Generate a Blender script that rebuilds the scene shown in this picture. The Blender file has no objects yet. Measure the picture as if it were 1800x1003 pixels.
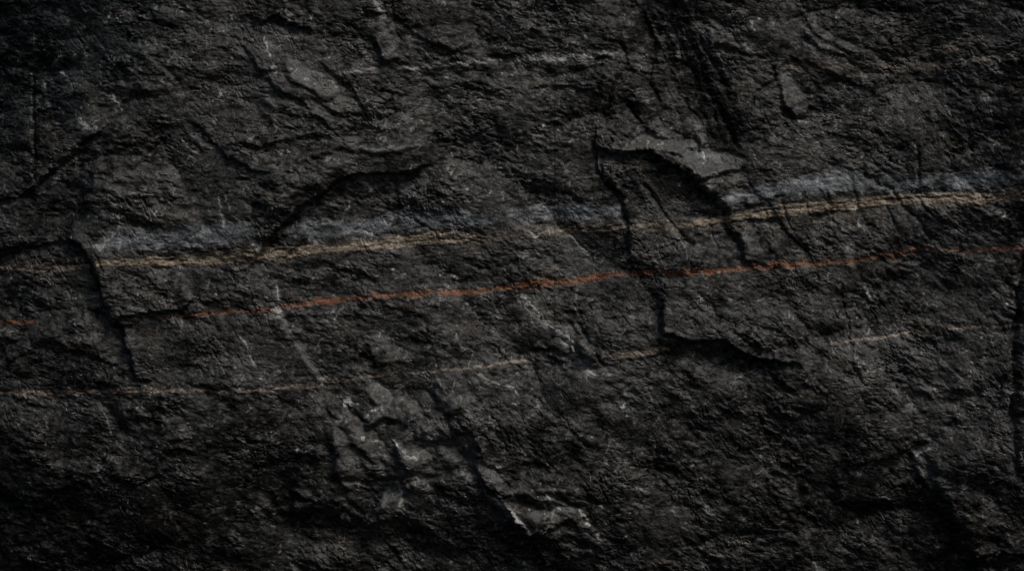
import bpy, math
import numpy as np

C = bpy.context.scene
# ------------------------------------------------------------------ camera
# the rock face is a vertical wall facing -Y; 1 mm of rock = 1/1000 unit
cam_d = bpy.data.cameras.new('camera'); cam = bpy.data.objects.new('camera', cam_d)
C.collection.objects.link(cam); C.camera = cam
cam.location = (0, -3.6, 0); cam.rotation_euler = (math.radians(90), 0, 0)
cam_d.lens = 72.0; cam_d.sensor_width = 36; cam_d.clip_start = .05; cam_d.clip_end = 100
# ------------------------------------------------------------------ daylight
SUN_EL, SUN_AZ = 47, 38          # height, and degrees to the right of the viewer
w = bpy.data.worlds.new('World'); C.world = w; w.use_nodes = True
nt = w.node_tree; nt.nodes.clear()
sky = nt.nodes.new('ShaderNodeTexSky'); sky.sky_type = 'NISHITA'; sky.sun_disc = False
sky.ozone_density = .8; sky.air_density = .8; sky.dust_density = 1.4
sky.sun_elevation = math.radians(SUN_EL); sky.sun_rotation = math.radians(180 - SUN_AZ)
bg = nt.nodes.new('ShaderNodeBackground'); bg.inputs[1].default_value = 0.05
ow = nt.nodes.new('ShaderNodeOutputWorld')
nt.links.new(sky.outputs[0], bg.inputs[0]); nt.links.new(bg.outputs[0], ow.inputs[0])
sd = bpy.data.lights.new('sun', 'SUN'); sd.energy = 2.6; sd.angle = math.radians(20)
sd.color = (1.0, .965, .915)
so = bpy.data.objects.new('sun', sd); C.collection.objects.link(so)
from mathutils import Vector
e, a = math.radians(SUN_EL), math.radians(SUN_AZ)
sdir = Vector((math.sin(a) * math.cos(e), -math.cos(a) * math.cos(e), math.sin(e)))
so.rotation_euler = (-sdir).to_track_quat('-Z', 'Y').to_euler()
so.location = sdir * 6
vs = C.view_settings
vs.view_transform = 'Standard'; vs.look = 'None'; vs.gamma = 1; vs.use_curve_mapping = False
vs.exposure = -0.57

# ------------------------------------------------------------------ noise tools
F = np.float32
STEP = 1.3

def perlin(x, y, seed):
    r = np.random.RandomState(seed)
    ang = r.rand(4096) * 2 * np.pi
    gx = np.cos(ang).astype(F); gy = np.sin(ang).astype(F)
    xi = np.floor(x).astype(np.int64); yi = np.floor(y).astype(np.int64)
    xf = (x - xi).astype(F); yf = (y - yi).astype(F)
    u = xf * xf * xf * (xf * (xf * 6 - 15) + 10); v = yf * yf * yf * (yf * (yf * 6 - 15) + 10)
    def g(ix, iy, dx, dy):
        h = (ix * 73856093 ^ iy * 19349663 ^ (seed * 83492791)) ; h = (h ^ (h >> 13)) & 4095
        return gx[h] * dx + gy[h] * dy
    n00 = g(xi, yi, xf, yf); n10 = g(xi + 1, yi, xf - 1, yf)
    n01 = g(xi, yi + 1, xf, yf - 1); n11 = g(xi + 1, yi + 1, xf - 1, yf - 1)
    a_ = n00 + u * (n10 - n00); b_ = n01 + u * (n11 - n01)
    return (a_ + v * (b_ - a_)) * F(1.5)

def fbm(x, y, seed, octs=4, gain=.5, lac=2.03):
    s = 0; amp = 1.0; t = 0
    for i in range(octs):
        s = s + amp * perlin(x, y, seed + i * 17); t += amp; amp *= gain
        x = x * lac + 13.7; y = y * lac + 7.3
    return s / F(t)

def rot(x, y, deg):
    c, s = math.cos(math.radians(deg)), math.sin(math.radians(deg))
    return x * F(c) + y * F(s), -x * F(s) + y * F(c)     # u runs along the direction (degrees below horizontal)

def facets(x, y, seed, tilt=.9, lift=.5, bias=(0, 0), n=1):
    """chipped surface: upper hull of one tilted plane per jittered cell -> heights in cell units, cell id"""
    r = np.random.RandomState(seed)
    T = r.rand(5, 4096).astype(F)
    xi = np.floor(x).astype(np.int64); yi = np.floor(y).astype(np.int64)
    best = np.full(x.shape, -1e9, F); sid = np.zeros(x.shape, F)
    for dx in (-1, 0, 1):
        for dy in (-1, 0, 1):
            ix = xi + dx; iy = yi + dy
            h = (ix * 73856093 ^ iy * 19349663 ^ (seed * 83492791)); h = (h ^ (h >> 13)) & 4095
            cx = ix + T[0][h]; cy = iy + T[1][h]
            ddx = (x - cx).astype(F); ddy = (y - cy).astype(F)
            z = lift * T[4][h] + (T[2][h] - .5 + bias[0]) * tilt * ddx + (T[3][h] - .5 + bias[1]) * tilt * ddy - .62 * (ddx * ddx + ddy * ddy)
            m = z > best
            best = np.where(m, z, best); sid = np.where(m, T[4][h], sid)
    return best, sid

def sm(a_, b_, x):
    t = np.clip((x - a_) / (b_ - a_), 0, 1)
    return (t * t * (3 - 2 * t)).astype(F)

def terrace(f, n, k):
    """round f to n steps per unit; k = share of the step that is riser"""
    q = f * n; b = np.floor(q); r_ = q - b
    return (b + sm(.5 - k / 2, .5 + k / 2, r_) * F(.8) + r_ * F(.2)) / F(n)

# ------------------------------------------------------------------ grid (photo units: x right, y down, 1000 = 1 unit)
def axis(lo, hi, n0, n1, step):
    inner = np.arange(n0, n1 + step, step)
    def outer(L):
        out = []; d = step; s = 0
        while s < L:
            d = min(d * 1.04, 9); s += d; out.append(s)
        return np.array(out)
    l = n0 - outer(n0 - lo)[::-1]; r_ = inner[-1] + outer(hi - inner[-1])
    return np.concatenate([l, inner, r_])
ax = axis(-520, 2320, -25, 1825, STEP); ay = axis(-420, 1420, -20, 1023, STEP)
NX, NY = len(ax), len(ay)
PX, PY = np.meshgrid(ax, ay); PX = PX.astype(F); PY = PY.astype(F)

# jagged coordinates used by every crack, step and vein
J1x = fbm(PX / 46, PY / 46, 11, 3); J1y = fbm(PX / 46, PY / 46, 31, 3)
J2x = fbm(PX / 11, PY / 9, 51, 2); J2y = fbm(PX / 11, PY / 9, 71, 2)
WX = PX + 9 * J1x + 3.2 * J2x; WY = PY + 8 * J1y + 3.0 * J2y
VX = PX + 2 * J2x; VY = PY + 4.0 * J1y + 2.8 * J2y

def line(pts, X=None, Y=None, pad=60):
    """signed distance (positive on the right-hand side of travel, seen with y down) and place 0..1 along"""
    X = WX if X is None else X; Y = WY if Y is None else Y
    pts = np.array(pts, float)
    x0, y0 = pts.min(0) - pad; x1, y1 = pts.max(0) + pad
    i0, i1 = np.searchsorted(ax, [x0, x1]); j0, j1 = np.searchsorted(ay, [y0, y1])
    sl = (slice(j0, j1), slice(i0, i1))
    x = X[sl]; y = Y[sl]
    L = np.hypot(*np.diff(pts, axis=0).T); cum = np.concatenate([[0], np.cumsum(L)]); tot = cum[-1]
    bd = np.full(x.shape, 1e9, F); sg = np.ones(x.shape, F); tt = np.zeros(x.shape, F)
    for k in range(len(pts) - 1):
        (ax_, ay_), (bx_, by_) = pts[k], pts[k + 1]
        dx, dy = (bx_ - ax_) / L[k], (by_ - ay_) / L[k]
        rx = x - F(ax_); ry = y - F(ay_)
        t = np.clip(rx * dx + ry * dy, 0, L[k])
        ex = rx - t * dx; ey = ry - t * dy
        d = np.hypot(ex, ey)
        s = np.where(dx * ry - dy * rx >= 0, 1, -1)
        m = d < bd
        bd = np.where(m, d, bd); sg = np.where(m, s, sg); tt = np.where(m, (cum[k] + t) / tot, tt)
    return sl, bd.astype(F), sg.astype(F), tt.astype(F)

def taper(t, a_=.12, b_=.12):
    return sm(0, a_, t) * sm(0, b_, 1 - t)

H = np.zeros_like(PX)

# ------------------------------------------------------------------ slabs, scarps and cracks
def scarp(pts, height, width=5, decay=120, side=-1, ta=.12, tb=.12, lean=0):
    """the rock on one side of the line stands proud and sinks back over `decay`"""
    sl, d, sg, t = line(pts, pad=decay * 3 + 40)
    s = d * sg * side
    up = sm(-width * .5, width * .5, s) * np.exp(-np.maximum(s, 0) / decay)
    if lean: up = up * (1 - (1 - sm(0, lean, s)) * .35)
    H[sl] += (.88 * height * up * taper(t, ta, tb)).astype(F)

def crack(pts, depth, width=4, ta=.15, tb=.15, seed=5):
    sl, d, sg, t = line(pts, pad=40)
    wv = width * (1 + .8 * fbm(PX[sl] / 30, PY[sl] / 30, seed, 2))
    H[sl] -= (.8 * depth * np.exp(-(d / np.maximum(wv, .6)) ** 2) * taper(t, ta, tb)).astype(F)

def hump(cx, cy, rx, ry, deg, height, p=2.0, X=None, Y=None):
    X = WX if X is None else X; Y = WY if Y is None else Y
    u, v = rot(X - cx, Y - cy, deg)
    q = (np.abs(u / rx) ** p + np.abs(v / ry) ** p)
    global H
    H = H + (height * np.exp(-q)).astype(F)

def ramp_poly(pts, gx, gy, base=0, soft=6, clean=1.0, tone=0.0):
    """a flat broken face: inside the outline the rock follows one plane (gradients per unit)"""
    pts = np.array(pts, float); c = pts.mean(0)
    x0, y0 = pts.min(0) - 30; x1, y1 = pts.max(0) + 30
    i0, i1 = np.searchsorted(ax, [x0, x1]); j0, j1 = np.searchsorted(ay, [y0, y1]); sl = (slice(j0, j1), slice(i0, i1))
    x = WX[sl]; y = WY[sl]
    inside = np.zeros(x.shape, bool); n = len(pts)
    for k in range(n):
        (xa, ya), (xb, yb) = pts[k], pts[(k + 1) % n]
        cnd = ((ya > y) != (yb > y)) & (x < (xb - xa) * (y - ya) / (yb - ya + 1e-9) + xa)
        inside ^= cnd
    _, d, _, _ = (None, None, None, None)
    dd = np.full(x.shape, 1e9, F)
    for k in range(n):
        (xa, ya), (xb, yb) = pts[k], pts[(k + 1) % n]
        L = math.hypot(xb - xa, yb - ya) + 1e-9; dx, dy = (xb - xa) / L, (yb - ya) / L
        t = np.clip((x - xa) * dx + (y - ya) * dy, 0, L)
        dd = np.minimum(dd, np.hypot(x - xa - t * dx, y - ya - t * dy))
    s = np.where(inside, dd, -dd)
    m = sm(-soft * .4, soft, s)
    H[sl] += (m * (base + gx * (PX[sl] - c[0]) + gy * (PY[sl] - c[1]))).astype(F)
    SMOOTH[sl] = np.maximum(SMOOTH[sl], m * clean)
    PTONE[sl] = np.maximum(PTONE[sl], m * tone)
    return sl, m

PTONE = np.zeros_like(PX)
SMOOTH = np.zeros_like(PX)     # where the break is clean and the fine relief is weak

# --- broad form of the wall; lean and curve invented to darken its edges
H += 26 * fbm(PX / 420, PY / 330, 201, 2)
H += -0.00055 * np.maximum(PY - 640, 0) ** 2                    # the foot leans under
H += np.where(PY < 240, 0.00050 * (240 - PY) ** 2, 0) * sm(2600, 1200, PX)   # the head leans out
H += -0.00070 * np.maximum(330 - PX, 0) ** 2                    # turns away to the left
H += 0.00050 * np.maximum(PX - 1480, 0) ** 2                    # and swells towards the viewer at the right
H = H.astype(F)

# A upper-left slab with its shadowed underside
scarp([(425, 500), (447, 455), (482, 405), (532, 362), (590, 320), (640, 304), (700, 303), (748, 290), (775, 286)], 37, 5, 190, side=-1, ta=.14, tb=.10, lean=26)
scarp([(470, 330), (540, 285), (600, 262), (660, 272), (705, 272), (748, 252)], 9, 12, 70, side=-1)
scarp([(390, 250), (470, 262), (540, 238), (600, 248)], 7, 7, 50, side=-1)
# B left block
scarp([(-200, 440), (0, 436), (60, 432), (112, 420)], 13, 5, 90, side=-1, ta=.02, tb=.15)
scarp([(104, 416), (132, 428), (160, 465), (172, 505), (184, 545), (212, 582), (226, 625), (245, 690)], 24, 7, 170, side=-1, ta=.06, tb=.25)
crack([(112, 420), (135, 432), (160, 466), (174, 520), (186, 548), (214, 586), (228, 640)], 12, 4)
scarp([(190, 566), (225, 556), (262, 546), (285, 550), (318, 542), (350, 520)], 13, 5, 60, side=-1)
# C far left cracks
crack([(44, 120), (46, 200), (50, 300), (52, 325)], 14, 4)
scarp([(-60, 350), (10, 345), (52, 325), (100, 285), (160, 240), (200, 215)], 13, 7, 70, side=-1, ta=.05)
crack([(40, 335), (100, 286), (160, 240)], 8, 5)
scarp([(415, 60), (450, 110), (480, 150), (520, 178), (560, 205), (615, 262)], 9, 9, 60, side=-1)
scarp([(560, 110), (610, 150), (640, 190), (665, 240)], 7, 8, 50, side=-1)
scarp([(240, 70), (270, 110), (310, 150), (330, 165)], 8, 8, 50, side=1)
scarp([(330, 210), (370, 240), (400, 275), (450, 300), (490, 310)], 8, 7, 55, side=-1)
scarp([(700, 30), (740, 70), (790, 90), (840, 80)], 7, 7, 50, side=-1)
scarp([(880, 20), (960, 60), (1010, 70)], 7, 7, 50, side=1)
scarp([(930, 160), (1000, 150), (1050, 165)], 6, 6, 40, side=-1)
# M top
scarp([(455, 48), (490, 30), (520, 50), (560, 55)], 10, 5, 40, side=-1)
scarp([(650, -30), (665, 10), (692, 50)], 8, 4, 22, side=1, ta=.02)
# D recess above the ledge
scarp([(1015, -60), (1060, 5), (1100, 25), (1122, 65), (1104, 112), (1075, 160), (1056, 225), (1046, 292)], 20, 30, 130, side=1, ta=.02, tb=.12)
scarp([(1150, -60), (1190, 30), (1225, 95), (1262, 150), (1292, 215), (1312, 262)], 11, 50, 110, side=-1, ta=.02, tb=.1)
hump(1195, 150, 70, 130, 68, -16)
crack([(1130, 20), (1150, 80), (1140, 140), (1165, 200)], 10, 5)
crack([(1195, 40), (1232, 110), (1250, 170), (1262, 235)], 5, 4)
crack([(1400, 40), (1440, 78), (1500, 100)], 6, 5)
crack([(1440, 60), (1500, 78), (1570, 118)], 5, 5)
crack([(1225, 60), (1262, 130), (1290, 190)], 9, 5)
crack([(1255, 170), (1282, 225), (1292, 258)], 10, 5)
crack([(1088, 60), (1098, 120), (1070, 170), (1062, 230)], 10, 4)
crack([(1100, 175), (1130, 225), (1160, 240)], 8, 4)
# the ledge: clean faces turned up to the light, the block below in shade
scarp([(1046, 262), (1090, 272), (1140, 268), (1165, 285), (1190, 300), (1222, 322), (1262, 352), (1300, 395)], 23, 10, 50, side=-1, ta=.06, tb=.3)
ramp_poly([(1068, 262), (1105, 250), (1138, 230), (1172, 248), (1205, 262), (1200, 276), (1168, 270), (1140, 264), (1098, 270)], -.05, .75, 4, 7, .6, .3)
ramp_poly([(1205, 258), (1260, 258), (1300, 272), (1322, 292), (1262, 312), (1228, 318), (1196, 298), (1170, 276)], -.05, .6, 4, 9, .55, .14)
crack([(1232, 262), (1240, 282), (1228, 296), (1250, 300)], 5, 2.4)
crack([(1262, 272), (1280, 290), (1310, 292)], 5, 2.6)
crack([(1196, 282), (1212, 292), (1222, 308)], 4, 2.2)
ramp_poly([(1208, 205), (1225, 212), (1245, 250), (1232, 262)], -.25, .35, 3)
scarp([(1046, 215), (1048, 262), (1056, 305), (1088, 350), (1104, 392), (1104, 452), (1128, 486)], 15, 5, 80, side=-1, ta=.08, tb=.15)
crack([(1052, 255), (1060, 308), (1090, 350), (1105, 395), (1104, 450), (1126, 482)], 10, 3.2)
crack([(1120, 318), (1150, 352), (1172, 388), (1212, 432), (1208, 490)], 13, 4.5)
scarp([(1118, 318), (1150, 352), (1178, 392), (1214, 432), (1210, 500)], 13, 5, 60, side=1)
scarp([(1222, 322), (1262, 356), (1282, 398), (1300, 440), (1330, 480)], 12, 6, 60, side=-1)
crack([(1190, 302), (1232, 328), (1265, 362), (1286, 410)], 12, 6)
for k, (x, y) in enumerate([(1268, 385), (1300, 375), (1330, 372), (1362, 366), (1398, 352), (1440, 350), (1235, 400), (1490, 345), (1540, 350)]):
    crack([(x, y - 40), (x + 16, y + 10), (x + 38, y + 62), (x + 50, y + 80)], 3.6, 3.2, .3, .4, 40 + k)
crack([(1600, 240), (1612, 290), (1608, 345), (1640, 390)], 5, 3.5)
crack([(1500, 300), (1560, 330), (1620, 400), (1660, 440)], 5, 4)
# F lower scarp
scarp([(1128, 486), (1160, 530), (1168, 588), (1212, 597), (1270, 600), (1306, 622), (1366, 638), (1420, 636)], 26, 9, 120, side=-1, ta=.25, tb=.15)
hump(1265, 640, 95, 20, 8, -7)
crack([(1160, 520), (1167, 590)], 7, 3)
scarp([(1360, 520), (1395, 580), (1410, 640), (1460, 700)], 9, 8, 60, side=1)
# diagonal ribs of the lower centre right
crack([(1478, 490), (1492, 560), (1500, 640), (1520, 700)], 6, 3)
crack([(1010, 560), (1040, 610), (1065, 650)], 8, 4)
# tan-vein diagonal cracks
crack([(525, 380), (495, 400), (470, 435), (440, 462)], 7, 2.6, .1, .2)
crack([(540, 420), (510, 445), (492, 480), (480, 500)], 9, 3.0)
crack([(722, 380), (752, 402), (775, 425)], 6, 2.2)
crack([(168, 448), (182, 478)], 5, 2)
# G right edge
crack([(1792, 430), (1778, 520), (1772, 600), (1768, 700), (1776, 800), (1788, 860)], 18, 6, .1, .15)
scarp([(1815, -100), (1797, 0), (1795, 200), (1800, 330), (1830, 420)], 34, 10, 260, side=1, ta=.01, tb=.2)
# I lower right
scarp([(1618, 780), (1648, 850), (1672, 905), (1700, 965), (1728, 1030), (1760, 1100)], 24, 22, 130, side=-1, ta=.2, tb=.02)
scarp([(1480, 818), (1520, 818), (1562, 808), (1612, 782), (1640, 770)], 9, 4, 60, side=-1)
scarp([(1470, 892), (1540, 884), (1600, 880), (1650, 892)], 8, 14, 90, side=-1)
scarp([(1350, 800), (1405, 850), (1425, 930), (1440, 1000)], 8, 6, 70, side=1)
scarp([(1700, 985), (1760, 970), (1840, 985)], 14, 8, 70, side=-1)
# J broken ridge, lower centre
scarp([(566, 700), (580, 740), (584, 790), (592, 840), (606, 880)], 6, 22, 60, side=-1, ta=.3, tb=.3)
scarp([(590, 660), (650, 668), (700, 690), (735, 722), (722, 760), (716, 850), (700, 885), (650, 920), (600, 930)], 10, 18, 55, side=1, ta=.15, tb=.15)
scarp([(760, 655), (800, 700), (845, 742), (852, 800), (900, 838), (935, 868), (985, 880), (1030, 905), (1060, 960)], 15, 8, 75, side=1, ta=.12, tb=.25)
scarp([(830, 810), (880, 880), (915, 925), (945, 960), (960, 1010)], 12, 6, 50, side=-1, tb=.05)
crack([(700, 835), (760, 840), (810, 826), (842, 838)], 10, 8)
crack([(560, 840), (640, 850), (730, 840)], 8, 5)
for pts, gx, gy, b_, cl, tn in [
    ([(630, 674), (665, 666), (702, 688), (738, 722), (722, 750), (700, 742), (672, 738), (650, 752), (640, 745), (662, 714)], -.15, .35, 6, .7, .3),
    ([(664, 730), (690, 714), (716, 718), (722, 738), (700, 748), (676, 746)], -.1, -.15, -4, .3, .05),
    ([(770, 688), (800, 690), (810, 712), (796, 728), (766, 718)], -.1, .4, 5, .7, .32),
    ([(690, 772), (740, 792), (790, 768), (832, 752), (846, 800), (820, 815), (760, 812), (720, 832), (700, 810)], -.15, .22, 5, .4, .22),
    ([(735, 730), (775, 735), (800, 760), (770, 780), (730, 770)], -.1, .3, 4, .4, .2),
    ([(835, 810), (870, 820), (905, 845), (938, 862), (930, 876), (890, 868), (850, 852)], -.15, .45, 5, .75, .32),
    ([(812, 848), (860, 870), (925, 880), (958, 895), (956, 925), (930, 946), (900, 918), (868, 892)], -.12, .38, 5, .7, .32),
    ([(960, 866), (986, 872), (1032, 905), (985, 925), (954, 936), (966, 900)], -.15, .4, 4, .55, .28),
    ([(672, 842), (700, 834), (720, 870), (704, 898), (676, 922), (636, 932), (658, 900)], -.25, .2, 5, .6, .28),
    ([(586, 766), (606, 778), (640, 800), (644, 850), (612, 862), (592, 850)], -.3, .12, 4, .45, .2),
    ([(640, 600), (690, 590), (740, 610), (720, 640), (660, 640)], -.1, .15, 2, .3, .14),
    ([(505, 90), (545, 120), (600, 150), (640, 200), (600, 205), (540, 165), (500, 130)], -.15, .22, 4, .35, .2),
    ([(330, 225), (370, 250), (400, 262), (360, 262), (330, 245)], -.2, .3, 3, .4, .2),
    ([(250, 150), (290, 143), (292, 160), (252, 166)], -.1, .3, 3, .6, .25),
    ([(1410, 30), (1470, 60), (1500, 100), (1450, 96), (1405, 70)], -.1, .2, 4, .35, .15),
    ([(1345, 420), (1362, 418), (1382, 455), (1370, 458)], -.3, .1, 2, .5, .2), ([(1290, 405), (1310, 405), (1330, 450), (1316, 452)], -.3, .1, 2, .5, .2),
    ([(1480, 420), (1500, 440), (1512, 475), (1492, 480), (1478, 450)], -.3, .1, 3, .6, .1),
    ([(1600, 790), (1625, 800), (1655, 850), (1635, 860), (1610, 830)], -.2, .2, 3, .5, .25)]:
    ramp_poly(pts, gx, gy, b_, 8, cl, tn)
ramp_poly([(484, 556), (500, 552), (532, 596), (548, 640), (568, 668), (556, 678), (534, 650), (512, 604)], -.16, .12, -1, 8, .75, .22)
ramp_poly([(958, 880), (1010, 888), (1028, 906), (985, 925), (962, 918)], -.05, .5, 2)
ramp_poly([(680, 120), (705, 108), (690, 60), (716, 40), (640, 20)], -.1, .3, 1)
ramp_poly([(1362, 130), (1390, 135), (1418, 170), (1424, 205), (1400, 210), (1375, 190)], -.25, .25, 3)
ramp_poly([(1240, 30), (1262, 40), (1300, 88), (1246, 84)], -.1, .3, 2)
scarp([(300, 155), (292, 140), (240, 148), (160, 152), (95, 165)], 6, 5, 40, side=-1)
scarp([(1380, 96), (1430, 118), (1500, 150), (1560, 176)], 6, 6, 60, side=-1)
crack([(1358, 110), (1362, 140), (1325, 170), (1318, 195)], 8, 3.2)
scarp([(0, 640), (60, 600), (150, 620), (230, 660)], 8, 8, 60, side=-1, ta=.02)
scarp([(1840, 640), (1790, 660), (1700, 760), (1640, 780)], 8, 8, 60, side=-1, ta=.02)

# ------------------------------------------------------------------ mineral masks
def blank(): return np.zeros_like(PX)
TAN, ORA, BLU, PAL, BRN = blank(), blank(), blank(), blank(), blank()
brk = fbm(PX / 26, PY / 8, 811, 3)       # breaks the veins up
brk2 = fbm(PX / 9, PY / 4, 821, 2)
SX = PX + 9 * J1x + 4.5 * J2x; SY = PY + 9 * J1y + 4 * J2y
def vein(M, pts, wid, strength=1.0, ta=.05, tb=.05, edge=.45, rag=.6, loose=False):
    """pts = (x, y[, half width factor])"""
    sl, d, sg, t = line([p[:2] for p in pts], SX if loose else VX, SY if loose else VY, pad=50)
    wv = np.full(t.shape, wid, F)
    if len(pts[0]) > 2:
        P = np.array(pts, float); L = np.concatenate([[0], np.cumsum(np.hypot(*np.diff(P[:, :2], axis=0).T))])
        wv = wid * np.interp(t, L / L[-1], P[:, 2]).astype(F)
    wv = wv * (1 + rag * brk[sl] * 1.6 + rag * .5 * brk2[sl])
    m = sm(0, 1, (wv - d) / (edge * wid + .8) + .5) * taper(t, ta, tb) * strength
    M[sl] = np.maximum(M[sl], m.astype(F))

part = np.exp(-(fbm(PX / 60, PY / 7 + PX / 60, 831, 3) / .05) ** 2)
strat = sm(-.25, .3, fbm(PX / 75, (PY + PX * .09) / 9, 833, 4, .6))
# orange
vein(ORA, [(-60, 568), (20, 567), (52, 564)], 4.0, .8, .02, .1)
vein(ORA, [(232, 560, .4), (300, 557, .6), (380, 550, .9), (430, 547, .8), (478, 544, 1), (500, 540, .8)], 3.4, .75, .35, .1)
vein(ORA, [(440, 547, .7), (478, 544, 1.2), (520, 536, 1.1), (560, 530, 1.1), (610, 525, 1), (650, 520, 1), (700, 518, 1.2), (760, 514, 1.1),
           (820, 513, 1), (870, 509, 1.2), (910, 501, 1.2), (950, 495, 1.1), (1000, 493, 1.3), (1050, 485, 1.1), (1100, 480, 1), (1150, 479, 1.1), (1200, 480, 1.1), (1270, 475, 1),
           (1340, 468, 1.1), (1400, 463, 1.3), (1460, 461, 1.1), (1510, 456, .8), (1560, 449, 1.1), (1620, 440, 1.2), (1650, 440, .6), (1700, 441, .7), (1760, 437, .8), (1830, 433, .8), (1900, 430, .8)], 4.0, 1, .05, .02, .5, 1.0)
vein(ORA, [(900, 510), (950, 505), (1000, 500), (1060, 492)], 2.2, .5)
# tan
vein(TAN, [(-60, 468), (0, 470), (50, 473), (100, 472), (160, 465)], 3.6, .5, .02, .05)
vein(TAN, [(158, 462, .7), (230, 463, .7), (300, 461, .9), (350, 457, 1.1), (400, 453, 1.3), (450, 452, 1.4), (505, 446, 1.2), (560, 441, .8), (610, 438, .7), (650, 436, .6), (700, 430, .6), (780, 426, .6), (865, 420, .4)], 6.0, .95, .01, .1, .5, .42)
vein(TAN, [(165, 457), (240, 457), (300, 452), (360, 445), (430, 438), (500, 436), (560, 434), (600, 434)], 2.2, .8, .02, .1)
vein(TAN, [(600, 434, .6), (660, 425, .7), (700, 419, 1.1), (740, 415, 1.4), (790, 414, 1.2), (850, 416, .7), (880, 415, .4)], 4.4, .9, .1, .2)
vein(TAN, [(900, 415), (960, 408), (1020, 405), (1080, 399), (1130, 396), (1200, 395)], 3.0, .55, .2, .1)
vein(TAN, [(1190, 396, .5), (1240, 391, .9), (1290, 383, .8), (1340, 379, 1), (1390, 374, 1), (1440, 368, 1.1), (1490, 363, 1.3), (1530, 359, 1), (1570, 355, .6), (1620, 355, .8), (1680, 353, 1), (1740, 354, .9), (1800, 348, .9), (1900, 345, .9)], 5.8, 1, .02, .02, .5, .45)
vein(TAN, [(1300, 373), (1380, 362), (1450, 357), (1520, 349), (1600, 345), (1700, 344), (1800, 341), (1900, 340)], 2.3, .75, .1, .02)
vein(TAN, [(640, 455), (760, 448), (860, 443)], 1.3, .3)
vein(TAN, [(1330, 402), (1480, 388), (1560, 380)], 1.3, .3)
vein(TAN, [(-60, 470), (160, 464), (500, 444), (700, 424), (880, 418), (1000, 405), (1200, 396), (1500, 360), (1700, 352), (1900, 345)], 13, .11, .05, .02, 1.6, .8)
# blue-grey band
vein(BLU, [(165, 441, .5), (200, 425, .8), (250, 421, 1), (310, 419, 1), (360, 415, 1), (400, 411, 1), (440, 407, .7), (470, 415, .3)], 16, .95, .05, .12, 1.1, .5)
vein(BLU, [(500, 402, .7), (560, 402, 1), (620, 400, 1.1), (680, 394, 1), (740, 388, 1), (800, 385, .9), (850, 385, .6), (895, 388, .3)], 14, .95, .1, .1, 1.1, .5)
vein(BLU, [(880, 380, .7), (950, 374, .9), (1010, 370, 1), (1070, 372, .8), (1110, 372, .6)], 14, .78, .1, .15, 1.1, .5)
vein(BLU, [(1180, 372, .7), (1240, 362, .8), (1300, 350, .8), (1360, 338, .9), (1420, 325, 1), (1480, 318, 1.1), (1540, 320, 1), (1600, 322, .9), (1700, 318, 1), (1800, 315, 1), (1900, 312, 1)], 13, .9, .08, .02, 1.1, .5)
vein(BLU, [(1200, 250), (1240, 280), (1280, 282)], 14, .3, .2, .2, .8)
# pale brown seams
vein(BRN, [(-60, 692, 1), (20, 696, 1), (100, 692, 1.3), (160, 687, 1.4), (260, 685, 1), (350, 686, .8), (430, 688, .6), (520, 680, 1), (600, 680, .7)], 4.2, .5, .02, .1, .6, .9)
vein(BRN, [(560, 672), (630, 665), (690, 656), (760, 652), (840, 645), (900, 636), (950, 632)], 1.9, .55)
vein(BRN, [(1060, 630), (1100, 625), (1150, 616), (1190, 612)], 5, .6, .3, .3)
vein(BRN, [(1420, 608), (1500, 598), (1560, 592), (1610, 583), (1700, 575), (1800, 570), (1900, 566)], 1.9, .6, .2, .02)
vein(BRN, [(1290, 130), (1380, 122), (1480, 121), (1560, 121), (1640, 118), (1720, 112), (1840, 100)], 6, .2, .2, .02, .9, 1.0)
vein(BRN, [(1560, 100), (1640, 92), (1720, 84)], 6, .25, .3, .3)
vein(PAL, [(560, 136), (620, 128), (690, 126), (760, 119), (830, 112), (900, 108), (980, 104), (1060, 98), (1100, 98)], 3.8, .38, .15, .08, .8)
vein(PAL, [(620, 268), (700, 262), (750, 255)], 2.2, .2)  # no seam: the lit crest above the slab edge, painted pale
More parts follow.
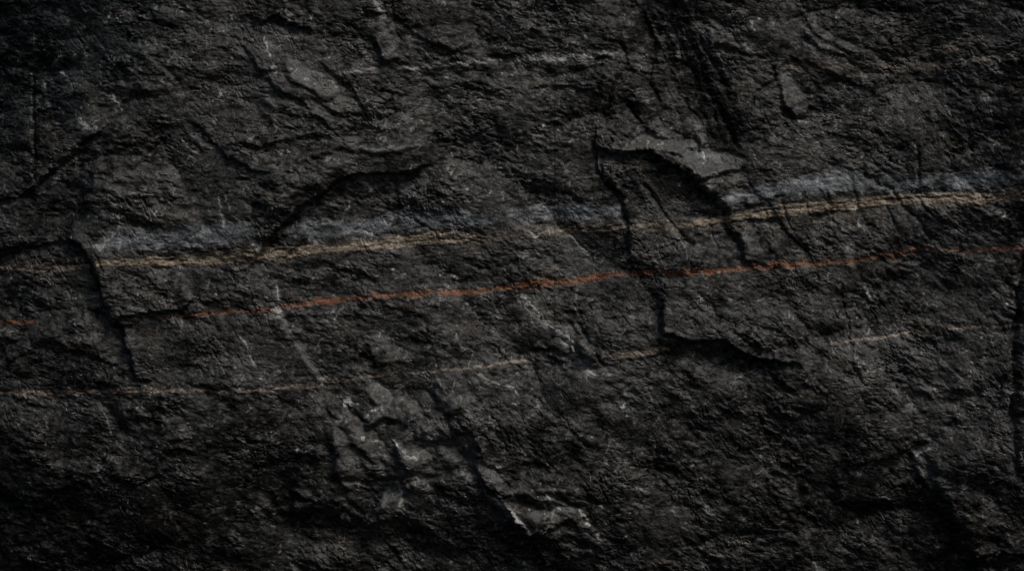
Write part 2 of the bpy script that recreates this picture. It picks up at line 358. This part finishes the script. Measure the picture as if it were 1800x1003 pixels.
# whitish fracture lines
for pts, w_, s_ in [
    ([(900, 518), (935, 545), (975, 585), (1000, 600), (1012, 630), (1040, 655)], 6.5, .26), ([(895, 515), (920, 522), (945, 545), (965, 568), (990, 588), (1004, 596), (1008, 618), (1022, 634), (1046, 656), (1080, 662)], 2.6, .75),
    ([(996, 592), (1006, 606), (1012, 628)], 4.5, .8),
    ([(470, 540), (490, 548), (494, 560)], 5, .7), ([(486, 500), (485, 520), (483, 542)], 1.3, .8),
    ([(210, 370), (210, 410), (212, 455)], 1.0, .35), ([(205, 408), (185, 425), (168, 443)], 2.0, .5),
    ([(386, 335), (390, 370), (396, 410), (408, 425)], 1.5, .45), ([(400, 340), (410, 380), (430, 400)], 1.6, .35),
    ([(640, 740), (650, 722), (668, 712)], 1.4, .8), ([(598, 712), (612, 706), (618, 722)], 3.2, .75),
    ([(690, 768), (700, 782), (718, 800), (735, 812)], 1.5, .6), ([(694, 842), (704, 858), (706, 880), (698, 895)], 1.6, .65),
    ([(860, 875), (876, 882), (890, 890), (905, 905), (918, 920), (928, 940)], 1.8, .8),
    ([(958, 868), (972, 885), (988, 903)], 1.6, .75), ([(1015, 902), (1028, 908), (1040, 922)], 2.6, .8),
    ([(1050, 935), (1062, 955), (1072, 975)], 1.8, .5), ([(832, 830), (845, 845), (858, 860)], 1.2, .5),
    ([(835, 656), (870, 668), (900, 682), (912, 698)], 1.8, .55), ([(1072, 770), (1066, 800)], 1.2, .3),
    ([(660, 0), (672, 15), (680, 30), (694, 46)], 2.6, .45), ([(470, 75), (478, 95), (482, 110)], 1.4, .6),
    ([(1234, 262), (1236, 280), (1232, 290)], 1.8, .9), ([(1190, 292), (1194, 300), (1205, 308)], 1.8, .7),
    ([(1508, 385), (1510, 402)], 3, .5), ([(1520, 500), (1530, 530), (1525, 550)], 1.4, .55), ([(1505, 362), (1506, 370)], 2, .8),
    ([(1610, 805), (1625, 790), (1640, 785)], 1.6, .5), ([(1720, 860), (1722, 890), (1722, 920)], 1.0, .22),
    ([(420, 585), (432, 605), (445, 640)], 1.4, .5), ([(930, 402), (942, 412), (964, 402), (966, 412)], 1.4, .6),
    ([(188, 160), (205, 178), (214, 195)], 2.0, .45), ([(80, 105), (96, 98), (100, 92)], 1.8, .4), ([(315, 245), (330, 262), (355, 275)], 1.2, .5),
    ([(380, 160), (384, 172)], 2.6, .5), ([(285, 145), (290, 152)], 2.6, .5), ([(130, 200), (150, 220), (165, 232)], 3, .35),
    ([(50, 45), (46, 80)], 1.0, .35), ([(608, 150), (618, 162)], 1.2, .6), ([(480, 130), (490, 122)], 2, .4),
    ([(850, 540), (885, 560)], 1.2, .45), ([(930, 560), (945, 575)], 1.0, .4), ([(1320, 40), (1324, 60)], 1.8, .5),
    ([(1600, 400), (1640, 440)], 1.0, .25)]:
    vein(PAL, pts, w_ * .8, min(1, s_ * 1.35), .12, .12, .4, 1.5, True)
    vein(PAL, pts, w_ * 3.5, s_ * .16, .2, .2, 1.2, 1.8, True)
# scattered pale scratches and flecks
rs = np.random.RandomState(77)
for k in range(620):
    x = rs.rand() * 1860 - 30; y = rs.rand() * 1040 - 20
    if rs.rand() < .5:
        x = rs.normal(1, .55) * 650 % 1800
    an = math.radians(rs.choice([70, 105, 40, 55, 15]) + rs.normal() * 14); L = abs(rs.normal()) * 8 + 2
    bend = rs.normal() * 3
    pts = [(x, y), (x + math.cos(an) * L * .5 + bend, y + math.sin(an) * L * .5), (x + math.cos(an) * L, y + math.sin(an) * L)]
    vein(PAL, pts, .6 + rs.rand() * .7, .15 + .6 * rs.rand() ** 3, .2, .2, .6, 1.2, True)
for k in range(420):
    x = rs.rand() * 1860 - 30; y = rs.rand() * 1040 - 20
    r_ = .7 + rs.rand() ** 4 * 1.7
    i0, i1 = np.searchsorted(ax, [x - 6, x + 6]); j0, j1 = np.searchsorted(ay, [y - 6, y + 6]); sl = (slice(j0, j1), slice(i0, i1))
    d = np.hypot(VX[sl] - x - 2 * J2x[sl], VY[sl] - y)
    PAL[sl] = np.maximum(PAL[sl], (sm(0, 1, (r_ - d) / 1.2 + .5) * (.4 + .6 * rs.rand())).astype(F))

def blur(a_, n):
    for _ in range(n):
        a_ = (a_ + np.roll(a_, 1, 0) + np.roll(a_, -1, 0)) / 3
        a_ = (a_ + np.roll(a_, 1, 1) + np.roll(a_, -1, 1)) / 3
    return a_
# --- rock relief, coarse to fine.  The cleavage runs level at the upper left and dips to the lower right elsewhere
wd = sm(-.35, .35, (PX - 1000) / 1500 + (PY - 520) / 900 + .5 * fbm(PX / 300, PY / 300, 301, 2))
Q1x = PX + 30 * fbm(PX / 120, PY / 120, 311, 3); Q1y = PY + 26 * fbm(PX / 120, PY / 120, 331, 3)
Q2x = PX + 9 * fbm(PX / 34, PY / 26, 351, 3); Q2y = PY + 8 * fbm(PX / 34, PY / 26, 371, 3)
AMP = .4 + 1.15 * sm(-.3, .35, fbm(PX / 110, PY / 80, 391, 4, .6))
keep = (1 - .5 * SMOOTH) * AMP * (1 - .55 * BLU) * (1 - .5 * TAN)

u, v = rot(Q1x, Q1y, 52)
f1, id1 = facets(u / 210, v / 105, 401, 1.0, .55)
H += 26 * (f1 - f1.mean()) * (1 - .6 * SMOOTH)
u, v = rot(Q1x, Q1y, -14)
f2, id2 = facets(u / 120, v / 52, 421, 1.1, .6)
H += 19 * (f2 - f2.mean()) * keep
def relief(deg, seed):
    u, v = rot(Q2x, Q2y, deg)
    t1 = terrace(fbm(u / 95, v / 34, seed, 4, .55) * 2.2 + v / 160, 3.0, .22) * 9 - v * .05
    g1, _ = facets(u / 40, v / 17, seed + 5, 1.1, .7)
    g2, _ = facets((u + 4 * J2x) / 17, (v + 3 * J2y) / 8.5, seed + 9, 1.1, .8)
    g3, _ = facets((u + 5 * J2y) / 9.5, (v + 3 * J2x) / 5.5, seed + 11, 1.2, .9)
    r1 = 1 - np.abs(fbm(u / 30, v / 11, seed + 40, 3, .55)) * 2.4
    return (.42 * t1 + 5.2 * g1 + 3.8 * g2 + 1.8 * r1 + 2.3 * g3).astype(F)
RL = relief(15, 501) * (1 - wd) + relief(32, 601) * wd
RL = RL * .74
RL = RL - blur(RL[:, :], 1).mean()
H += RL * keep
JM = blank()
for (x, y, rx, ry) in [(690, 720, 60, 50), (700, 830, 60, 70), (790, 730, 60, 60), (780, 800, 80, 50), (890, 860, 80, 50), (960, 910, 80, 40), (640, 900, 50, 40), (620, 760, 50, 80), (1000, 620, 60, 50)]:
    JM = np.maximum(JM, np.exp(-(((WX - x) / rx) ** 2 + ((WY - y) / ry) ** 2) ** 2))
u, v = rot(Q2x, Q2y, 35)
f5, id5 = facets(u / 42, v / 26, 461, 1.5, .8, (-.15, .25))
H += 20 * JM * (f5 - f5.mean())
u, v = rot(Q2x + 20 * J1x, Q2y, 60)
f6, id6 = facets(u / 85, v / 30, 467, 1.4, .8, (0, .2))
H += 14 * JM * (f6 - f6.mean())
keep = keep * (1 - .35 * JM)
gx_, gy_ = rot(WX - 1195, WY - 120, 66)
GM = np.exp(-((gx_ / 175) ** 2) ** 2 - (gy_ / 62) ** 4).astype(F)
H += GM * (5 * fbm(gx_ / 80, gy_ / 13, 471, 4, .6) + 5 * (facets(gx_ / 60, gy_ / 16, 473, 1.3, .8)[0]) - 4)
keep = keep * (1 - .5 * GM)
H += 1.6 * fbm(PX / 12, PY / 7, 701, 4, .68) * keep + .45 * fbm(PX / 3.2, PY / 3.2, 731, 1)
# small scattered notches
nn = fbm(PX / 60, PY / 22, 751, 3)
H -= 5 * np.exp(-(nn / .022) ** 2) * sm(-.05, .25, fbm(PX / 150, PY / 150, 771, 2)) * keep
nn = fbm((PX - PY * .5) / 24, (PY + PX * .1) / 90, 791, 3)
H -= 4 * np.exp(-(nn / .02) ** 2) * sm(.0, .3, fbm(PX / 170, PY / 170, 797, 2)) * keep
H = H.astype(F)

ORA *= 1 - .4 * sm(1150, 1600, PX)
BLU *= (.7 + .3 * strat); TAN *= 1 - .75 * part; ORA *= 1 - .6 * part * sm(-.2, .3, brk)
# cleavage planes and thin beds differ a little in tone
u, v = rot(Q1x, Q1y, 40)
_, id4 = facets(u / 60, v / 26, 431, 1.0, 1.0)
beds = fbm(PX / 190 + PY / 900, (PY + PX * .12) / 11, 841, 4, .6)
blot = fbm(PX / 26, PY / 15, 851, 4, .65)
TONE = .44 + .28 * (id2 - .5) + .34 * (id4 - .5) + .38 * beds + 1.0 * blot + .8 * fbm(PX / 9, PY / 5.5, 857, 3, .6) + .5 * fbm(Q1x / 60, Q1y / 40, 858, 4, .6)
def spot(x, y, rx, ry, deg, v_):
    global TONE
    u, v = rot(WX + 10 * J1x - x, WY + 10 * J1y - y, deg)
    TONE = TONE + (v_ * 1.1 if v_ > 0 else v_ * 1.5) * np.exp(-((u / rx) ** 2 + (v / ry) ** 2) ** 1.5)
for a_ in [  # freshly broken, paler stone, plus light on ledge and strip painted in
    (700, 780, 130, 110, 40, .16), (700, 850, 26, 60, 5, .28), (640, 800, 60, 90, 30, .14), (770, 790, 70, 50, 40, .18), 
    (1010, 640, 60, 18, 40, .28), (960, 560, 60, 26, 40, .18), (525, 610, 75, 13, 60, .42), (430, 60, 70, 40, 50, .2), (520, 150, 90, 50, 35, .18),
    (1230, 232, 36, 11, 68, .5), (1392, 172, 46, 26, 60, .28), (1260, 70, 46, 34, 60, .25), (1150, 100, 26, 40, 80, .12), (860, 190, 70, 30, 10, .14), (730, 190, 50, 24, 10, .16), (800, 440, 90, 30, 30, .16),
    (1570, 615, 90, 34, 5, .24), (1660, 690, 60, 60, 20, .14), (1330, 440, 24, 60, -25, .2), (1450, 480, 60, 40, 20, .14), (1090, 660, 80, 30, 20, .16), (1230, 760, 80, 50, 20, .12), (1120, 710, 60, 30, 20, .16),
    (1250, 890, 70, 60, 20, .1), (1640, 820, 24, 44, -30, .22), (1680, 860, 60, 60, 50, .12), (280, 480, 50, 34, 60, .2), (350, 575, 40, 16, -15, .18), (140, 720, 110, 22, 3, .14), (200, 160, 90, 14, -5, .14), (150, 210, 40, 12, 40, .2), (640, 520, 60, 20, 0, .1),
    (1240, 290, 60, 26, 15, .1), (1150, 252, 70, 16, -20, .2), (1340, 330, 90, 20, -8, .16), (990, 460, 70, 26, 0, .1)]: spot(*a_)
for a_ in [  # darker stone; shade under overhangs, in recesses and at edges painted in
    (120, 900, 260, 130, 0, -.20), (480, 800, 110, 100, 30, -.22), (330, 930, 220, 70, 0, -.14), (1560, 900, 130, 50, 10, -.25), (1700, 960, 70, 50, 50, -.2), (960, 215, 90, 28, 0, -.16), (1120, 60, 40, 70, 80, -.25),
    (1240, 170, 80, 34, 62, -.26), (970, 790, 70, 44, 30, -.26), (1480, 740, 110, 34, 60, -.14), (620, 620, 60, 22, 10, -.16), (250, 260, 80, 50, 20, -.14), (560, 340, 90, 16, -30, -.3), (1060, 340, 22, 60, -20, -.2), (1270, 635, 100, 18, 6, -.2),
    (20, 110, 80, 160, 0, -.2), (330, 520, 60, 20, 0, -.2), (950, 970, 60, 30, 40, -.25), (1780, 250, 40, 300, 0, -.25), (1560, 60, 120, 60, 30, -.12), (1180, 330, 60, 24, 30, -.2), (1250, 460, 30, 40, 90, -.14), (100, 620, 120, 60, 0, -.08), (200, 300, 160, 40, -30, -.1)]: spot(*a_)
for a_ in [(1115, 258, 58, 11, -22, .4), (1170, 250, 40, 10, 20, .2), (1245, 275, 62, 22, 12, .1), (1120, 300, 60, 22, 10, -.25), (1215, 340, 50, 18, 30, -.2),  # light on the ledge top and shade around it painted into the tone
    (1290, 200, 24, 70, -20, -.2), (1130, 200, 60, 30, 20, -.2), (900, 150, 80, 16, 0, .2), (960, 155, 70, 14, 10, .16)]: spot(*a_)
TONE = TONE + .9 * PTONE - .14 * GM  # gully shade painted into the tone; broken faces toned paler
TONE = TONE - .15 * sm(640, 900, PY) - .10 * sm(260, 0, PX)  # vignette painted into the tone, darkening the foot and left side
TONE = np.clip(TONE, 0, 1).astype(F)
# hair-thin pale scratches and bruised edges
h1 = fbm((PX + 14 * J1x) / 52, (PY + 14 * J1y) / 44, 881, 3, .55); h2 = fbm((PX * .8 + PY * .6) / 34, (PY * .8 - PX * .6) / 80, 887, 3, .55)
gate = sm(.02, .35, fbm(PX / 38, PY / 38, 891, 3)) ; gate2 = sm(.05, .35, fbm(PX / 30, PY / 30, 893, 3))
PAL = np.maximum(PAL, .34 * np.exp(-(h1 / .018) ** 2) * gate)
PAL = np.maximum(PAL, .34 * np.exp(-(h2 / .018) ** 2) * gate2)
TEAL = sm(.1, 1.1, (300 - PX) / 420 + (200 - PY) / 330 + .7 * fbm(PX / 90, PY / 70, 861, 3)).astype(F)
WARM = sm(.12, .5, fbm(PX / 110, PY / 45, 871, 4, .6)).astype(F)

# veins weather a hair back of the slate
H -= 2.4 * TAN * brk2 + .6 * ORA + .4 * BRN
H = H.astype(F)

# worn crests carry a paler bruised skin (wear, from the shape of the rock)
crest = H - blur(H, 4)
WEAR = sm(.35, 2.0, crest) * sm(-.1, .45, fbm(PX / 70, PY / 70, 901, 3) + .12) * .8
fine_crest = H - blur(H, 1)
PAL = np.maximum(PAL, sm(.5, 1.4, fine_crest) * .33 * sm(-.1, .3, fbm(PX / 45, PY / 45, 907, 3))).astype(F)
WEAR = np.maximum(WEAR, SMOOTH * (.55 + .6 * blot)).astype(F)

# ------------------------------------------------------------------ the meshes
X = (PX - 900) / 1000; Z = (501.5 - PY) / 1000; Y = -H / 1000
Y = Y - np.median(Y)
co = np.stack([X, Y, Z], -1).reshape(-1, 3).astype(F)
att1 = np.stack([TAN, ORA, BLU, np.ones_like(PX)], -1).reshape(-1, 4).astype(F)
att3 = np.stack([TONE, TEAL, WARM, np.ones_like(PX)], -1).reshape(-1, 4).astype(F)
att2 = np.stack([PAL, BRN, WEAR, np.ones_like(PX)], -1).reshape(-1, 4).astype(F)
jj, ii = np.meshgrid(np.arange(NY - 1), np.arange(NX - 1), indexing='ij')
v0 = (jj * NX + ii)
quads = np.stack([v0, v0 + NX, v0 + NX + 1, v0 + 1], -1).reshape(-1, 4)

def fmask(M): return M[:-1, :-1].reshape(-1)
zone = np.zeros(len(quads), np.int32)
def patch(pts):
    x, y = PX, PY; inside = np.zeros(x.shape, bool); n = len(pts)
    for k in range(n):
        (xa, ya), (xb, yb) = pts[k], pts[(k + 1) % n]
        inside ^= ((ya > WY) != (yb > WY)) & (WX < (xb - xa) * (WY - ya) / (yb - ya + 1e-9) + xa)
    return fmask(inside)
zone[patch([(1062, 262), (1105, 250), (1138, 228), (1205, 258), (1260, 258), (1300, 272), (1325, 292), (1262, 314), (1228, 320), (1190, 300), (1140, 268), (1098, 272)])] = 1
zone[patch([(832, 808), (900, 838), (935, 862), (985, 880), (1030, 906), (985, 928), (950, 940), (918, 940), (880, 895)])] = 2
zone[patch([(630, 674), (665, 666), (702, 688), (738, 722), (722, 750), (700, 748), (672, 746), (650, 752), (640, 745), (662, 714)])] = 3
fx, fy = fmask(PX), fmask(PY)
zone[(fmask(BLU) > .2) & (fy > 290)] = 4
zone[(zone == 4) & (fx > 485)] = 8
zone[(zone == 8) & (fx > 1150)] = 9
zone[(fmask(BRN) > .16)] = 5
zone[(zone == 5) & (fx > 1000)] = 10
zone[(zone == 10) & (fy < 300)] = 11
zone[(zone == 10) & (fx < 1300)] = 12
zone[fmask(TAN) > .2] = 6
zone[fmask(ORA) > .2] = 7

def make_mesh(name, fm, mat, parent=None, extra=None):
    q = quads[fm]
    used, inv = np.unique(q, return_inverse=True)
    q = inv.reshape(-1, 4).astype(np.int32); c = co[used]; a1 = att1[used]; a2 = att2[used]; a3 = att3[used]
    if extra is not None:
        ec, eq, border = extra
        # border: indices (global) duplicated to the back of the block
        remap = -np.ones(NX * NY, np.int64); remap[used] = np.arange(len(used))
        nb = len(border); base = len(c)
        back = co[border].copy(); back[:, 1] = ec
        c = np.concatenate([c, back]); a1 = np.concatenate([a1, a1[remap[border]] * [0, 0, 0, 1]]).astype(F)
        a2 = np.concatenate([a2, a2[remap[border]] * [0, 0, 0, 1]]).astype(F)
        a3 = np.concatenate([a3, a3[remap[border]]]).astype(F)
        k = np.arange(nb); k2 = (k + 1) % nb
        side = np.stack([remap[border][k], remap[border][k2], base + k2, base + k], -1).astype(np.int32)
        q = np.concatenate([q, side])
    me = bpy.data.meshes.new(name)
    me.vertices.add(len(c)); me.vertices.foreach_set('co', c.astype(F).ravel())
    n = len(q)
    capn = 0
    loops = q.ravel()
    starts = np.arange(n) * 4; totals = np.full(n, 4)
    if extra is not None:
        cap = (base + np.arange(nb))[::-1].astype(np.int32)
        loops = np.concatenate([loops, cap]); starts = np.append(starts, n * 4); totals = np.append(totals, nb); n += 1
    me.loops.add(len(loops)); me.loops.foreach_set('vertex_index', loops.astype(np.int32))
    me.polygons.add(n); me.polygons.foreach_set('loop_start', starts.astype(np.int32))
    me.polygons.foreach_set('use_smooth', np.ones(n, bool))
    me.update(calc_edges=True)
    for nm, arr in (('minerals', a1), ('marks', a2), ('tones', a3)):
        at = me.attributes.new(nm, 'FLOAT_COLOR', 'POINT'); at.data.foreach_set('color', arr.astype(F).ravel())
    me.materials.append(mat)
    o = bpy.data.objects.new(name, me); C.collection.objects.link(o)
    if parent: o.parent = parent
    return o

# ------------------------------------------------------------------ the rock's material
def rock_material():
    m = bpy.data.materials.new('slate'); m.use_nodes = True
    t = m.node_tree; t.nodes.clear(); N = t.nodes.new; Lk = t.links.new
    out = N('ShaderNodeOutputMaterial'); bs = N('ShaderNodeBsdfPrincipled'); Lk(bs.outputs[0], out.inputs[0])
    geo = N('ShaderNodeTexCoord')
    def noise(scale, detail=4, rough=.55, mapscale=(1, 1, 1), rotz=0, dist=0):
        mp = N('ShaderNodeMapping'); mp.inputs['Scale'].default_value = mapscale; mp.inputs['Rotation'].default_value = (0, rotz, 0)
        Lk(geo.outputs['Object'], mp.inputs[0])
        n = N('ShaderNodeTexNoise'); n.inputs['Scale'].default_value = scale; n.inputs['Detail'].default_value = detail
        n.inputs['Roughness'].default_value = rough; n.inputs['Distortion'].default_value = dist
        Lk(mp.outputs[0], n.inputs['Vector']); return n.outputs['Fac']
    def mr(src, a_, b_, c_=0, d_=1):
        n = N('ShaderNodeMapRange'); n.inputs[1].default_value = a_; n.inputs[2].default_value = b_
        n.inputs[3].default_value = c_; n.inputs[4].default_value = d_; Lk(src, n.inputs[0]); return n.outputs[0]
    def mix(fac, A, B, mode='MIX'):
        n = N('ShaderNodeMix'); n.data_type = 'RGBA'; n.blend_type = mode
        if isinstance(fac, float): n.inputs[0].default_value = fac
        else: Lk(fac, n.inputs[0])
        for s_, i in ((A, 6), (B, 7)):
            if isinstance(s_, tuple): n.inputs[i].default_value = (*s_, 1)
            else: Lk(s_, n.inputs[i])
        return n.outputs[2]
    def mul(A, B):
        n = N('ShaderNodeMath'); n.operation = 'MULTIPLY'
        for s_, i in ((A, 0), (B, 1)):
            if isinstance(s_, float): n.inputs[i].default_value = s_
            else: Lk(s_, n.inputs[i])
        return n.outputs[0]
    at1 = N('ShaderNodeAttribute'); at1.attribute_name = 'minerals'
    at2 = N('ShaderNodeAttribute'); at2.attribute_name = 'marks'
    s1 = N('ShaderNodeSeparateColor'); s2 = N('ShaderNodeSeparateColor')
    Lk(at1.outputs['Color'], s1.inputs[0]); Lk(at2.outputs['Color'], s2.inputs[0])
    tan, ora, blu = s1.outputs[0], s1.outputs[1], s1.outputs[2]
    pal, brn, wear = s2.outputs[0], s2.outputs[1], s2.outputs[2]
    big = noise(3.0, 4); mid = noise(14, 5, .6, (1, 1, 2)); fine = noise(130, 4, .65, (1, 1, 1.6)); grain = noise(420, 2, .7)
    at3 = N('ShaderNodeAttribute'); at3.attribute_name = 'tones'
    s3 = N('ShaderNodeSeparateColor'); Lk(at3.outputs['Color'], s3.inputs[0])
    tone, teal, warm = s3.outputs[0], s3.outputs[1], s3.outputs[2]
    col = mix(mr(big, .35, .65), (.0205, .0200, .0188), (.0265, .0255, .0235))
    col = mix(mul(mr(fine, .46, .66), .6), col, (.036, .035, .032))
    col = mix(mul(warm, .55), col, (.034, .028, .020))
    col = mix(mul(teal, .6), col, (.012, .0185, .019))
    col = mix(mul(wear, .65), col, (.066, .064, .060))
    col = mix(mul(brn, .8), col, (.25, .195, .148))
    bluc = mix(mr(noise(30, 4, .6, (1, 1, 3)), .35, .7), (.110, .117, .124), (.215, .226, .237))
    col = mix(mul(mul(blu, mr(noise(22, 4, .6, (1, 1, 2.5)), .3, .6, .35, 1)), .85), col, bluc)
    tanc = mix(mr(noise(45, 4, .65, (1, 1, 4)), .35, .7), (.12, .09, .062), (.50, .395, .285))
    col = mix(mul(tan, .92), col, tanc)
    orac = mix(mr(noise(50, 4, .65, (1, 1, 3)), .35, .7), (.105, .044, .024), (.36, .155, .080))
    orac = mix(mul(mr(noise(16, 3), .5, .66), .7), orac, (.20, .13, .085))
    col = mix(mul(ora, .9), col, orac)
    col = mix(mul(pal, .8), col, (.50, .485, .455))
    grit = mix(mr(grain, .3, .75), (.35, .35, .35), (1.75, 1.75, 1.75))
    col = mix(1.0, col, grit, 'MULTIPLY')
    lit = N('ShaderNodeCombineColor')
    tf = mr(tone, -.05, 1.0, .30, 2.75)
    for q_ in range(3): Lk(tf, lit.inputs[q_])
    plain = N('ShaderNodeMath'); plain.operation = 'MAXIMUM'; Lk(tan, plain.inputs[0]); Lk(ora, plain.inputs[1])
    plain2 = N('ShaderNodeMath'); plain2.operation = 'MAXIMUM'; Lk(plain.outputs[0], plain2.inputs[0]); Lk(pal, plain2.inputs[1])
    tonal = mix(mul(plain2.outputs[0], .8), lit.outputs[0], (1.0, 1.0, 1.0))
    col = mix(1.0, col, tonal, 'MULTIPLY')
    Lk(col, bs.inputs['Base Color'])
    Lk(mr(fine, .3, .7, .34, .66), bs.inputs['Roughness'])
    Lk(mr(tone, 0, 1, .05, .5), bs.inputs['Specular IOR Level'])
    b1 = N('ShaderNodeBump'); b1.inputs['Strength'].default_value = .6; b1.inputs['Distance'].default_value = .0022
    Lk(noise(190, 5, .65, (1, 1, 1.7)), b1.inputs['Height'])
    b2 = N('ShaderNodeBump'); b2.inputs['Strength'].default_value = .5; b2.inputs['Distance'].default_value = .0009
    Lk(grain, b2.inputs['Height']); Lk(b1.outputs[0], b2.inputs['Normal']); Lk(b2.outputs[0], bs.inputs['Normal'])
    return m
M_ROCK = rock_material()

# outline of the block, walked once round, for its sides and back
top = np.arange(NX); right = np.arange(1, NY) * NX + NX - 1
bot = (NY - 1) * NX + np.arange(NX - 2, -1, -1); left = np.arange(NY - 2, 0, -1) * NX
border = np.concatenate([top, right, bot, left])
rim = np.zeros(len(quads), bool)
zz = zone.reshape(NY - 1, NX - 1); zz[:2] = 0; zz[-2:] = 0; zz[:, :2] = 0; zz[:, -2:] = 0; zone = zz.reshape(-1)

rock = make_mesh('rock_face', zone == 0, M_ROCK, None, extra=(.55, None, border))
rock['label'] = 'dark slate rock face with pale, tan and orange mineral veins running across its rough surface'
rock['category'] = 'rock'
for z, nm, lab in ((1, 'ledge', 'smooth grey ledge jutting out below the dark gully'),
                   (2, 'fracture_facet', 'clean grey broken facet low in the centre with whitish edges'),
                   (3, 'fracture_facet', 'smooth pale grey facet curving over the middle of the broken ridge'),
                   (4, 'mineral_band', 'soft blue grey mineral band beside the long dark left crack'),
                   (8, 'mineral_band', 'soft blue grey mineral band below the overhanging slab'),
                   (9, 'mineral_band', 'broad pale grey mineral band above the brightest stretch of tan vein'),
                   (5, 'mineral_seam', 'faint brown seam low on the left side'),
                   (10, 'mineral_seam', 'thin pale brown seam below the orange vein at the right'),
                   (12, 'mineral_seam', 'short pale brown seam beside the shadowed lower overhang'),
                   (11, 'mineral_seam', 'blurred brown seam high on the right'),
                   (6, 'mineral_vein', 'sandy tan mineral vein in two strands'),
                   (7, 'mineral_vein', 'thin rusty orange mineral vein')):
    o = make_mesh(nm, zone == z, M_ROCK, rock); o['label'] = lab
